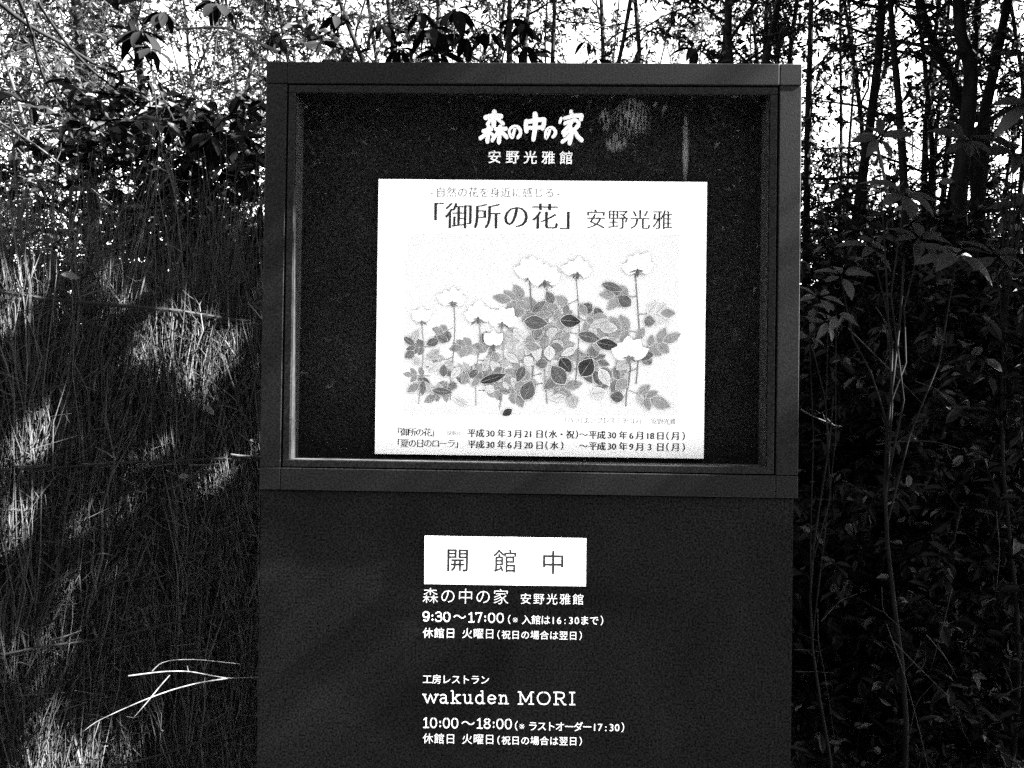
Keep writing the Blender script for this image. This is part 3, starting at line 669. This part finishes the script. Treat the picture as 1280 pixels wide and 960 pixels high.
def broadleaf(label, Y, root_px, whorls, r_=.006, pool=None):
    root = at(root_px, 700, Y); root[2] = 0
    t = thing('broadleaf_shrub', label, 'shrub', tuple(root))
    wood = MB(); top = max(at(w_[0], w_[1], Y)[2] for w_ in whorls); cen = np.mean([at(w_[0], w_[1], Y + w_[2]) for w_ in whorls], 0)
    main = lambda u: np.array([root[0] + (cen[0] - root[0]) * u + .04 * math.sin(u * 9), root[1] + (cen[1] - root[1]) * u + .03 * math.cos(u * 7), top * u])
    wood.tube(np.array([main(u) for u in np.linspace(0, .85, 12)]), np.linspace(r_ * 1.5, r_ * .5, 12), 6)
    for (px, py, dy, ln, n_, *rest) in whorls:
        P_ = at(px, py, Y + dy)
        f_ = rb.uniform(.45, .8); st_ = main(min(f_, (P_[2] - .15) / top))
        jit = lambda a: np.array([rb.uniform(-a, a), rb.uniform(-a, a), rb.uniform(-a, a)])
        pts = [st_, st_ * .7 + P_ * .3 + jit(.03), st_ * .35 + P_ * .65 + jit(.03) - [0, 0, .02], P_ - [0, 0, .015], P_]
        wood.tube(np.array(pts), [r_ * .6, r_ * .5, r_ * .4, r_ * .3, r_ * .25], 5)
        rosette(t, root, P_, ln, n_, *(rest or [0]), pool)
    wood.v = [q - root for q in wood.v]; wood.obj('stem', M['bark'], t, smooth=True)
    return t

broadleaf('shrub with whorls of long leaves right of the board, nearest to its top corner', 1.0, 1120,
          [(1130, 243, 0, .105, 8), (1196, 318, .05, .105, 8), (1098, 172, .1, .085, 6), (1150, 300, .15, .09, 7), (1052, 345, .0, .07, 6), (1090, 310, .3, .09, 6)])
broadleaf('shrub with broad leaf whorls at the right edge, beside the thick crooked tree', 1.35, 1262,
          [(1205, 176, 0, .10, 7), (1266, 190, .05, .12, 8), (1282, 70, .2, .12, 7), (1245, 320, -.1, .10, 7), (1275, 260, .2, .11, 7), (1290, 130, 0, .12, 7)])
broadleaf('low broadleaf seedling with small drooping leaves close to the right edge of the board', 0.75, 1030,
          [(1022, 372, 0, .05, 6), (1035, 402, .05, .055, 6), (1012, 420, .1, .045, 5), (1045, 392, .2, .06, 5)], .0035)
broadleaf('dark shrub with hanging leaf whorls above the fence, left of the board', 1.75, 262,
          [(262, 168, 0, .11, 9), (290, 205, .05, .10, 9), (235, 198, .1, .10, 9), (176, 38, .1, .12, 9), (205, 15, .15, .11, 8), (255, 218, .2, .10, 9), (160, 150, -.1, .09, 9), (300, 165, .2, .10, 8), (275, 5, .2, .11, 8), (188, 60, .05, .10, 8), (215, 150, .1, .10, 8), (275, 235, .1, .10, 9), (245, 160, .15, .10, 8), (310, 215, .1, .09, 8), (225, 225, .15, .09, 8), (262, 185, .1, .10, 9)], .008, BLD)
broadleaf('dark shrub whose leaf whorls show above the top rail, left of its middle', 2.2, 560,
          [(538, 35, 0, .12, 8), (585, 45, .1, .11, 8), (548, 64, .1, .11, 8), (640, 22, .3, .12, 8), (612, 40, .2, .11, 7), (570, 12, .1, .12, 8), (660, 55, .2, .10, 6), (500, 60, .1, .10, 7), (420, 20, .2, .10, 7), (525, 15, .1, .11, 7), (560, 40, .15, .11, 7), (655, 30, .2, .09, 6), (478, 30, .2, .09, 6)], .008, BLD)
broadleaf('shrub with a few single leaves above the top rail, right of its middle', 1.7, 745,
          [(745, 72, 0, .09, 5), (820, 85, .1, .09, 6), (735, 50, .2, .07, 4), (870, 60, .3, .10, 5)], .005, BLD)

# ---- trees placed from the photograph
def px_tree(label, Y, pts, wpx, seed, crown=(9, 6, 8, .055, .022), reach=.9, z0=2.6, leafm='leaf', bark='bark', name='forest_tree'):
    P_ = [at(x, y, Y + (dz[0] if dz else 0)) for x, y, *dz in pts]
    P_ = sorted(P_, key=lambda q: q[2]); low = P_[0]; hi = P_[-1]
    root = np.array([low[0] + (low[0] - P_[1][0]) * .6, low[1], 0.0])
    steps = max(1, int(low[2] / .5)); base = [root + (low - root) * k / steps for k in range(steps)]
    d = unit(hi - P_[-2]); top = [hi + d * .6 + np.array([.05, .1, 0]), hi + d * 1.4 + np.array([-.05, .2, .3]), hi + d * 2.2 + np.array([.1, 0, .6])]
    tp = np.array(base + P_ + top) - root
    dist = Y - CAM[1]; r = wpx / 2 / FPX * dist * 1.1
    wc = grow(seed, 0, r, z0, reach, crown[0], crown[1], crown[2], crown[3], crown[4], trunkpts=tp)
    return plant(name, label, 'tree', tuple(root), wc, bark, leafm)
px_tree('thin straight tree right of the board with one pale edge, behind a leaf whorl', 2.7, [(1112, -10), (1117, 60), (1123, 120), (1129, 200), (1133, 330)], 12, 21)
px_tree('slanting dark tree left of the thick crooked one', 3.2, [(1148, -10), (1160, 40), (1185, 90), (1212, 150), (1222, 260)], 16, 22)
px_tree('thickest dark crooked tree at the right, bent at the height of the board top', 2.4, [(1198, -10), (1199, 45), (1215, 82), (1211, 140), (1199, 230), (1195, 330)], 24, 23)
px_tree('dark forked tree near the right edge leaning inward to the thick crooked one', 3.0, [(1262, -10), (1250, 50), (1240, 100), (1226, 160), (1222, 300)], 18, 24)
px_tree('upright slim tree just outside the right edge of the board', 3.4, [(1014, -10), (1013, 60), (1010, 150), (1008, 300)], 11, 25)
px_tree('very slim upright tree second out from the right edge of the board', 4.0, [(1050, -10), (1051, 90), (1052, 180), (1050, 330)], 6, 26)
px_tree('dark tree leaning right above the right corner of the board', 2.9, [(976, -10), (968, 30), (958, 70), (948, 140)], 14, 27)
px_tree('straight dark tree with a side fork above the right part of the top rail', 2.7, [(909, -10), (911, 40), (912, 75), (914, 140)], 14, 28)
px_tree('slim tree leaning left above the left part of the top rail', 3.0, [(420, -10), (440, 45), (455, 78), (475, 150)], 9, 29)
px_tree('slim upright tree above the left part of the top rail, beside the leaning one', 3.2, [(483, -10), (487, 20), (493, 60), (496, 150)], 10, 30)
px_tree('dark upright tree above the middle of the top rail, partly behind leaf whorls', 3.0, [(637, -10), (636, 40), (637, 90), (640, 150)], 12, 31)
px_tree('slim dark tree above the middle right of the top rail', 3.6, [(694, -10), (692, 40), (690, 90), (688, 160)], 9, 32)
for i, (lab, Y, pts, w_) in enumerate((
    ('long dark branch sloping down to the right from the upper left corner', 1.6, [(-10, -4), (35, 33), (75, 52), (125, 85), (185, 121)], 6),
    ('pale sunlit branch sloping down to the right, under the dark one at upper left', 1.45, [(48, 4), (75, 45), (105, 80), (140, 108), (168, 129)], 4.5),
    ('thin dark branch curving down from the top left corner to the fence leaves', 1.5, [(20, -8), (39, 35), (50, 92), (76, 132), (120, 166)], 4.5),
    ('thin branch with a pale upper side entering from the left edge above the fence', 1.35, [(-8, 148), (40, 178), (80, 208), (150, 265)], 3.5),
    ('pale bare branch reaching left from the top left corner of the board', 1.2, [(350, 66), (320, 52), (282, 33), (225, 36)], 5),
    ('short pale lit limb pointing down above the fence, left of the board', 1.3, [(205, 190), (214, 218), (222, 240), (228, 258)], 6),
    ('pale lit bare limb beside the topmost leaf whorl on the right', 1.25, [(1068, 148), (1090, 162), (1130, 175), (1169, 199)], 3.8),
    ('short upright pale limb right of the board, behind the leaf whorl', 1.3, [(1096, 182), (1104, 212), (1108, 240), (1113, 262)], 5),
    ('thin pale curved stem hanging just right of the board', 1.0, [(1022, 243), (1030, 275), (1037, 293), (1046, 306)], 2.6),
    ('pale thin diagonal stick in the shade close to the right edge of the board', .8, [(1000, 511), (1015, 520), (1035, 528), (1048, 534)], 2.2),
    ('long thin grey stem slanting down to the right in the dark undergrowth', 1.0, [(1060, 410), (1090, 440), (1120, 470), (1160, 512)], 2.2),
    ('thin arching dry stem in the dark, midway down the right side', 1.1, [(1094, 383), (1106, 400), (1110, 425), (1109, 450)], 2))):
    P_ = np.array([at(x, y, Y + .12 * k) for k, (x, y) in enumerate(pts)])
    P_ = np.stack([np.interp(np.linspace(0, len(P_) - 1, 13), np.arange(len(P_)), P_[:, k]) for k in range(3)], 1)
    for _ in range(2): P_[1:-1] = (P_[:-2] + 2 * P_[1:-1] + P_[2:]) / 4
    r = w_ / 2 / FPX * (Y - CAM[1]); b = MB(); rg = np.random.default_rng(100 + i)
    b.tube(P_ - P_[0], np.linspace(r, r * .55, 13) * (1 + rg.normal(0, .08, 13)), 6)
    for k in range(4):
        j = rg.integers(2, 11); d = rg.normal(0, 1, 3) * .05 + (P_[j + 1] - P_[j]) * .8; q = P_[j] - P_[0]; b.tube([q, q + d * .5 + rg.normal(0, .004, 3), q + d], [r * .4, r * .3, r * .12], 4)
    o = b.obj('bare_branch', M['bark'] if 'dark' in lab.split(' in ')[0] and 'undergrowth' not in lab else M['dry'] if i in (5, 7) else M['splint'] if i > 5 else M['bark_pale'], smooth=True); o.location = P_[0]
    tag(o, lab, 'branch')

# ---- fallen forked branch in front of the fence, lower left
def dead_branch(label, polys, Yf, name='fallen_branch'):
    b = MB(); o0 = None
    for pts, w0, w1 in polys:
        P_ = np.array([Yf(x, y) for x, y in pts]); m_ = len(P_)
        P_ = np.stack([np.interp(np.linspace(0, m_ - 1, 3 * m_), np.arange(m_), P_[:, k]) for k in range(3)], 1); P_[1:-1] = (P_[:-2] + 2 * P_[1:-1] + P_[2:]) / 4
        if o0 is None: o0 = P_[0].copy()
        dist = np.linalg.norm(P_[0] - CAM); b.tube(P_ - o0, np.linspace(w0, w1, len(P_)) / 2 / FPX * dist, 6)
    o = b.obj(name, M['dry'], smooth=True); o.location = o0; return tag(o, label, 'branch')
dead_branch('pale forked dead branch across the shaded fence at lower left',
    [([(330, 846), (308, 847), (284, 848), (262, 844), (236, 839), (210, 839), (190, 841), (160, 845)], 0.7, 1.6), ([(284, 848), (250, 853), (215, 862), (180, 875), (150, 888), (120, 902), (103, 915)], 1.6, .6),
     ([(212, 844), (198, 860), (182, 880), (166, 898)], 1.4, 1.0), ([(124, 902), (115, 930), (104, 962)], 1.0, .7), ([(190, 839), (200, 829), (215, 825), (245, 824), (300, 830)], 1.2, .8), ([(235, 839), (234, 832)], 1, .8), ([(256, 847), (254, 862)], 1, .6)],
    lambda x, y: at_fence(x, y, .22))
for lab, x, y, ang, ln in (('single dry leaf caught above the fence tie at far left', 76, 343, .1, .045), ('dry leaf hanging on the fence near the board, at mid height', 268, 519, 2.6, .04), ('small dry leaf on the lower tie near the board', 222, 596, .2, .035), ('curled dry leaf stuck in the fence top beside the board', 312, 550, -.4, .018)):
    P_ = at_fence(x, y, .09); o = link('dry_leaf', BL[1], None, P_); o = o; o.data = BL[1].copy(); o.data.materials[0] = M['leaf_dry']
    o.scale = (ln, ln, ln); o.rotation_euler = (R(70), -ang * .3, math.atan2(FD[1], FD[0]) + (0 if abs(ang) < 1.6 else 3.14)); tag(o, lab, 'leaf')

# ---- dry stems and brambles in the undergrowth, lower right
dry = [([(1106, 780), (1128, 840), (1148, 900), (1162, 960)], 1.6), ([(1118, 800), (1150, 835), (1185, 870)], 1.6), ([(1160, 795), (1180, 820), (1198, 850)], 1.6), ([(1020, 760), (1022, 800), (1032, 850), (1046, 940)], 1.4),
       ([(992, 812), (1008, 813), (1020, 821)], 1.4), ([(992, 841), (1018, 838), (1040, 842)], 1.2), ([(1198, 893), (1205, 915), (1212, 935)], 1.2), ([(1100, 735), (1104, 765), (1130, 790)], 1.2), ([(1190, 735), (1178, 780), (1165, 840)], 1.1), ([(1026, 775), (1050, 752), (1074, 742)], 1.8),
       ([(1250, 874), (1265, 864), (1280, 855)], 1.6), ([(1130, 950), (1145, 880), (1168, 850)], 1.1), ([(1094, 556), (1120, 550), (1165, 550), (1200, 560)], 1.5), ([(1145, 476), (1170, 488), (1200, 515)], 1.4), ([(1245, 640), (1250, 690), (1246, 740)], 1.1)]
for i, (pts, w_) in enumerate(dry):
    o = dead_branch('thin dry stem in the undergrowth right of the board, %s from top' % ordinal(sorted(range(len(dry)), key=lambda k: dry[k][0][0][1]).index(i)), [(pts, w_ * .7, w_ * .35), ([pts[1], (pts[1][0] + 14 - 9 * (i % 4), pts[1][1] - 12 + 3 * (i % 5)), (pts[1][0] + 22 - 15 * (i % 4), pts[1][1] - 30 + 7 * (i % 5))], w_ * .4, .3)], lambda x, y, q=i: at(x + 2.2 * math.sin(y * .13 + q), y + 1.8 * math.sin(x * .17 + q), .75 + .07 * (q % 7)), 'bare_twig')
    o.data.materials[0] = M['splint']
    o['category'] = 'twig'; o['group'] = 'dry stems in the undergrowth'

# ---- saplings, background trees and shrubs (prototypes copied)
rv = np.random.default_rng(17)
def protos(specs, bark, leafm, name, cat):
    out_ = []
    for sp in specs:
        out_.append(plant(name, 'x', cat, (0, -60, 0), grow(**sp), bark, leafm))
    return out_
sap = protos([dict(seed=40 + k, H=6.0 + k * .3, r=.017 + .004 * k, z0=1.7 + .15 * k, reach=.85, limbs=21, twigs=8, n_l=11, L=.052, W=.020, lean=.10, wob=.10) for k in range(5)], 'bark', 'leaf', 'sapling', 'tree')
fine = protos([dict(seed=60 + k, H=4.2 + k * .35, r=.018, z0=1.0, reach=1.1, limbs=38, twigs=10, n_l=15, L=.042, W=.016, lean=.18, wob=.12) for k in range(4)], 'bark_pale', 'leaf_fine', 'fine_leaved_tree', 'tree')
bush = protos([dict(seed=80 + k, H=1.5 + .15 * k, r=.02, z0=.12, reach=.75, limbs=42, twigs=10, n_l=16, L=.055, W=.026, lean=.1, up=.5) for k in range(4)], 'bark', 'leaf', 'shrub', 'shrub')
big = protos([dict(seed=90 + k, H=8.0, r=.12, z0=2.2, reach=2.6, limbs=44, twigs=20, n_l=14, L=.10, W=.05, lean=.08) for k in range(3)], 'bark', 'leaf', 'woodland_tree', 'tree')
used = set()
def put(pool, x, y, rz, sc, label, group):
    p = pool[int(rv.integers(len(pool)))]
    if p.name not in used: used.add(p.name); o = p
    else: o = copy_tree(p)
    o.location = (x, y, 0.0); o.rotation_euler = (0, 0, rz); o.scale = (sc, sc, sc)
    o['label'] = label; o['group'] = group
    return o
def spread(pool, n_, px0, px1, d0, d1, sc0, sc1, label, group):
    """n things spread evenly over a range of picture columns, at random distances; labels count them from the left"""
    for k in range(n_):
        px = px0 + (px1 - px0) * (k + rv.uniform(.1, .9)) / n_; Y = rv.uniform(d0, d1) + CAM[1]
        P_ = at(px, 480, Y)
        put(pool, P_[0], P_[1], rv.uniform(0, 6.28), rv.uniform(sc0, sc1), label % ordinal(k), group)
spread(sap, 16, 1005, 1290, 4.6, 8.0, .8, 1.1, 'slim dark sapling in the wood right of the board, %s from its edge', 'saplings right of the board')
spread(sap, 20, 340, 1000, 4.6, 8.0, .8, 1.1, 'slim dark sapling rising behind the top rail of the board, %s from the left', 'saplings above the board')
spread(sap, 9, -60, 330, 4.2, 8.0, .8, 1.1, 'slim sapling beyond the brushwood fence, %s from the left', 'saplings beyond the fence')
spread(fine, 15, -120, 350, 3.3, 6.0, .8, 1.0, 'fine leaved pale tree beyond the brushwood fence, %s from the left', 'fine leaved trees beyond the fence')
spread(sap, 13, 380, 1290, 8.5, 12, 1.1, 1.4, 'slim distant tree deep in the wood behind the board, %s from the left', 'distant slim trees')
spread(bush, 9, 380, 1300, 8, 11, 1.6, 2.2, 'tall dense evergreen deep in the wood behind the board, %s from the left', 'tall evergreens behind the board')
spread(fine, 6, 400, 1250, 7.5, 10, .9, 1.2, 'fine leaved tree deep in the wood behind the board, %s from the left', 'fine leaved trees behind the board')
spread(bush, 14, 990, 1400, 3.0, 4.2, .8, 1.1, 'dark leafy shrub in the near undergrowth right of the board, %s from it', 'near shrubs right of the board')
spread(bush, 18, 960, 1420, 4.6, 7.5, 1.0, 1.35, 'dense dark shrub in the far undergrowth right of the board, %s from it', 'far shrubs right of the board')
spread(bush, 7, -100, 420, 3.6, 5.0, .9, 1.1, 'dark shrub growing close behind the brushwood fence, %s from the left', 'shrubs behind the fence')
for k, (px, Y, sc_) in enumerate(((238, 2.35, 1.28), (300, 2.5, 1.42), (175, 3.1, 1.25))):
    P_ = at(px, 480, Y); put(bush, P_[0], P_[1], k * 2.0, sc_, 'tall dark evergreen shrub rising above the fence beside the board, %s from the board' % ordinal((1, 0, 2)[k]), 'tall shrubs above the fence')
for k, (px, Y, sc_) in enumerate(((545, 3.3, 1.7), (640, 3.8, 1.8))):
    P_ = at(px, 480, Y); put(bush, P_[0], P_[1], k * 2.6, sc_, 'tall dark evergreen showing above the middle of the top rail, %s from the left' % ordinal(k), 'tall evergreens above the rail')
# woodland outside the view: to the right (it shades the fence in dapples) and across the path behind the camera
for k, (x, y, s_) in enumerate(((4.6, 4.2, .75), (6.5, 6.0, 1.0), (7.5, -3.0, .9))):
    put(big, x, y, k * 1.3, s_, 'leafy tree right of the picture beside the path, %s one out from the board' % ordinal(k), 'trees beside the path')
for k, x in enumerate((-9, -6, -3.2, -.5, 2.2, 5, 8)):
    put(big, x, -8.5 - (k % 2) * 1.2, k * .9, .78, 'leafy tree across the path facing the board, %s from the west' % ordinal(k), 'trees across the path')
    put(big, x + 1.6, -11.5 - (k % 3), k * 2.1, 1.0, 'tall leafy tree in the second row across the path, %s from the west' % ordinal(k), 'far trees across the path')
    for q in (-.9, .7): put(bush, x + q, -6.6 - .3 * q, k + q, 2.3, 'big dense bush across the path facing the board, %s from the west' % ordinal(2 * k + (q > 0)), 'bushes across the path')
    put(bush, x + 1.0, -7.2, k * 1.9, 1.5, 'dense shrub across the path facing the board, %s from the west' % ordinal(k), 'shrubs across the path')
b = MB(); n_ = 56000  # unseen leaf mass added to keep bright sky out of the glass reflections
P_ = np.stack([rv.uniform(-22, 22, n_), rv.uniform(-15, -13, n_), rv.random(n_) ** .9 * 10.0], 1); P_[:, 2] *= .9 + .12 * np.sin(P_[:, 0] * 1.1) + .08 * np.sin(P_[:, 0] * 2.7)
b.leaves(P_, rv.normal(0, 1, (n_, 3)), rv.normal(0, .5, (n_, 3)) + [0, 1, .4], rv.uniform(.25, .5, n_), rv.uniform(.14, .26, n_))
tag(b.obj('rear_leaf_mass', M['leaf']), 'unseen dark leaf mass added across the path to block sky reflections', 'wood', kind='stuff')
for p in sap + fine + bush + big:
    if p.name not in used:
        for ch in list(p.children): bpy.data.objects.remove(ch)
        bpy.data.objects.remove(p)

# unseen tree added to shade fence and undergrowth, its gaps shaped for sun patches
SV = np.array(SUN); rc = np.random.default_rng(31)
holes = [(x, y, .06, r_) for x, y, r_ in ((240, 440, .085), (205, 425, .06), (285, 415, .05), (255, 480, .05), (42, 555, .045), (60, 520, .035), (15, 400, .04), (18, 625, .04), (85, 780, .04), (90, 740, .03),
         (275, 585, .025), (160, 345, .05), (20, 660, .04), (110, 640, .03), (5, 820, .05), (165, 560, .02), (190, 610, .02), (30, 350, .05), (330, 560, .03))]
rj = random.Random(77); small = []
for x, y, o_, r_ in holes:                                          # ragged gaps: several small ones instead of one round one
    for k in range(3 + int(r_ * 90)):
        a = rj.uniform(0, 6.28); d_ = r_ * math.sqrt(rj.random()) * 1.1 * 430
        small.append((x + math.cos(a) * d_, y + math.sin(a) * d_ * 1.25, o_, r_ * rj.uniform(.2, .5)))
holes = small
holes += [(x, y, .22, .03) for x, y in ((165, 845), (195, 842), (225, 840), (255, 845), (280, 848), (120, 902), (150, 888), (180, 875), (215, 862), (245, 854))]
HP = [(at_fence(x, y, o_), r_) for x, y, o_, r_ in holes]
HP += [(at(x, y, Y_), r_) for x, y, Y_, r_ in ((1250, 790, 1.6, .04), (1240, 810, 1.6, .03), (1015, 540, 1.0, .05), (1000, 570, 1.0, .04), (1195, 565, 1.5, .04), (1130, 200, 1.25, .05), (1105, 220, 1.25, .04), (1090, 165, 1.25, .04), (1155, 610, 1.4, .03), (1100, 825, 1.1, .02), (1275, 520, 1.6, .04))]
HP += [(at(x, 577, .02), .04) for x in range(360, 905, 22)] + [(at(366, y, .02), .04) for y in range(280, 575, 28)]
HP += [(at(x, y, 1.1), .035) for x, y in ((1005, 485), (1025, 500), (1045, 512), (1010, 520), (1035, 535), (1005, 555), (1020, 575))] + [(at(x, y, 1.7), .04) for x, y in ((1215, 515), (1235, 525), (1260, 510), (1270, 475), (1185, 600), (1200, 565), (1155, 600))]
rh = random.Random(4)
for k in range(46):
    HP.append((at(rh.uniform(1000, 1285), rh.choice([rh.uniform(460, 650), rh.uniform(380, 900)]), rh.uniform(.9, 2.2)), rh.uniform(.012, .03)))
for k in range(12):
    HP.append((at_fence(rh.uniform(0, 320), rh.uniform(420, 900), .05), rh.uniform(.01, .022)))
F_ = np.stack([rc.uniform(-2.6, 2.8, 170000), rc.uniform(-.3, 3.4, 170000), rc.uniform(0, 1.75, 170000)], 1); T_ = rc.uniform(3.2, 6.2, 170000)
Q_ = F_ + T_[:, None] * SV
# keep the crown inside a rounded volume, out of the picture, with gaps
ctr = np.array([3.4, 1.3, 3.9])
keep = (((Q_ - ctr) / np.array([3.0, 2.7, 2.1])) ** 2).sum(1) < 1
dv = Q_ - CAM; dep = dv @ FW; u_ = dv @ RT / dep * FPX; v_ = dv @ UP / dep * FPX
keep &= ~((dep > 0) & (abs(u_) < 700) & (abs(v_) < 540))
for hp, r_ in HP:
    dd = Q_ - hp; al = dd @ SV; keep &= (np.linalg.norm(dd - al[:, None] * SV, axis=1) > r_ * .8 + .014) | (al < 0)
Q_ = Q_[keep][:62000]; print('shade leaves', len(Q_))
shade = thing('added_shade_tree', 'unseen thick crowned tree added right of the picture to shade the fence', 'tree', (3.5, 1.4, 0))
wb = MB(); tp = [np.array(q, float) for q in ((0, 0, 0), (.05, .03, 1.2), (-.03, 0, 2.3), (.1, .05, 3.4), (0, 0, 5.0))]; wb.tube(tp, [.13, .1, .085, .06, .02], 8)
for k in range(40):
    e = Q_[rc.integers(len(Q_))] - np.array([3.5, 1.4, 0]); st_ = tp[2] * (1 - k / 40) + tp[3] * (k / 40); wb.tube([st_, st_ * .5 + e * .5 + rc.normal(0, .1, 3) + [0, 0, .1], e], [.03, .016, .005], 4)
wb.obj('trunk', M['bark'], shade, smooth=True)
cb = MB(); dr = rc.normal(0, 1, (len(Q_), 3)); dr /= np.linalg.norm(dr, axis=1)[:, None]
cb.leaves(Q_ - dr * .045 - np.array([3.5, 1.4, 0]), dr, rc.normal(0, 1, (len(Q_), 3)) + SV * 1.5, rc.uniform(.07, .11, len(Q_)), rc.uniform(.035, .055, len(Q_)))
tag(cb.obj('crown', M['leaf'], shade), kind='stuff')

# ---- leaf litter and low growth on the forest floor
b = MB(); n_ = 5000
P_ = np.stack([rv.uniform(-2.5, 4.5, n_), rv.uniform(.4, 5.5, n_), rv.uniform(.02, .06, n_)], 1)
b.leaves(P_, rv.normal(0, 1, (n_, 3)) * [1, 1, .35], rv.normal(0, .3, (n_, 3)) + [0, 0, 1], rv.uniform(.03, .08, n_), rv.uniform(.015, .035, n_))
tag(b.obj('leaf_litter', M['leaf_dry']), 'dry fallen leaves strewn over the shaded forest floor', 'leaf litter', kind='stuff')
b = MB(); n_ = 7000
P_ = np.stack([rv.uniform(.55, 4.2, n_), rv.uniform(.5, 3.2, n_), np.zeros(n_)], 1); P_[:, 2] = .02 + rv.random(n_) ** 1.3 * (.25 + .25 * np.sin(P_[:, 0] * 3) ** 2 + .12 * P_[:, 1])
b.leaves(P_, rv.normal(0, 1, (n_, 3)) * [1, 1, .7], rv.normal(0, .6, (n_, 3)) + [0, 0, 1], rv.uniform(.025, .07, n_), rv.uniform(.012, .03, n_))
for k in range(160):
    i = int(rv.integers(n_)); q = P_[i] * [1, 1, 0]; h = rv.uniform(.2, .8); d = rv.normal(0, .18, 2)
    b.tube([q, q + [d[0] * .4, d[1] * .4, h * .55], q + [d[0], d[1], h]], [.0014, .0012, .0005], 3)
tag(b.obj('low_undergrowth', M['leaf']), 'low dark leafy ground cover and thin stalks at the foot of the wood on the right', 'undergrowth', kind='stuff')
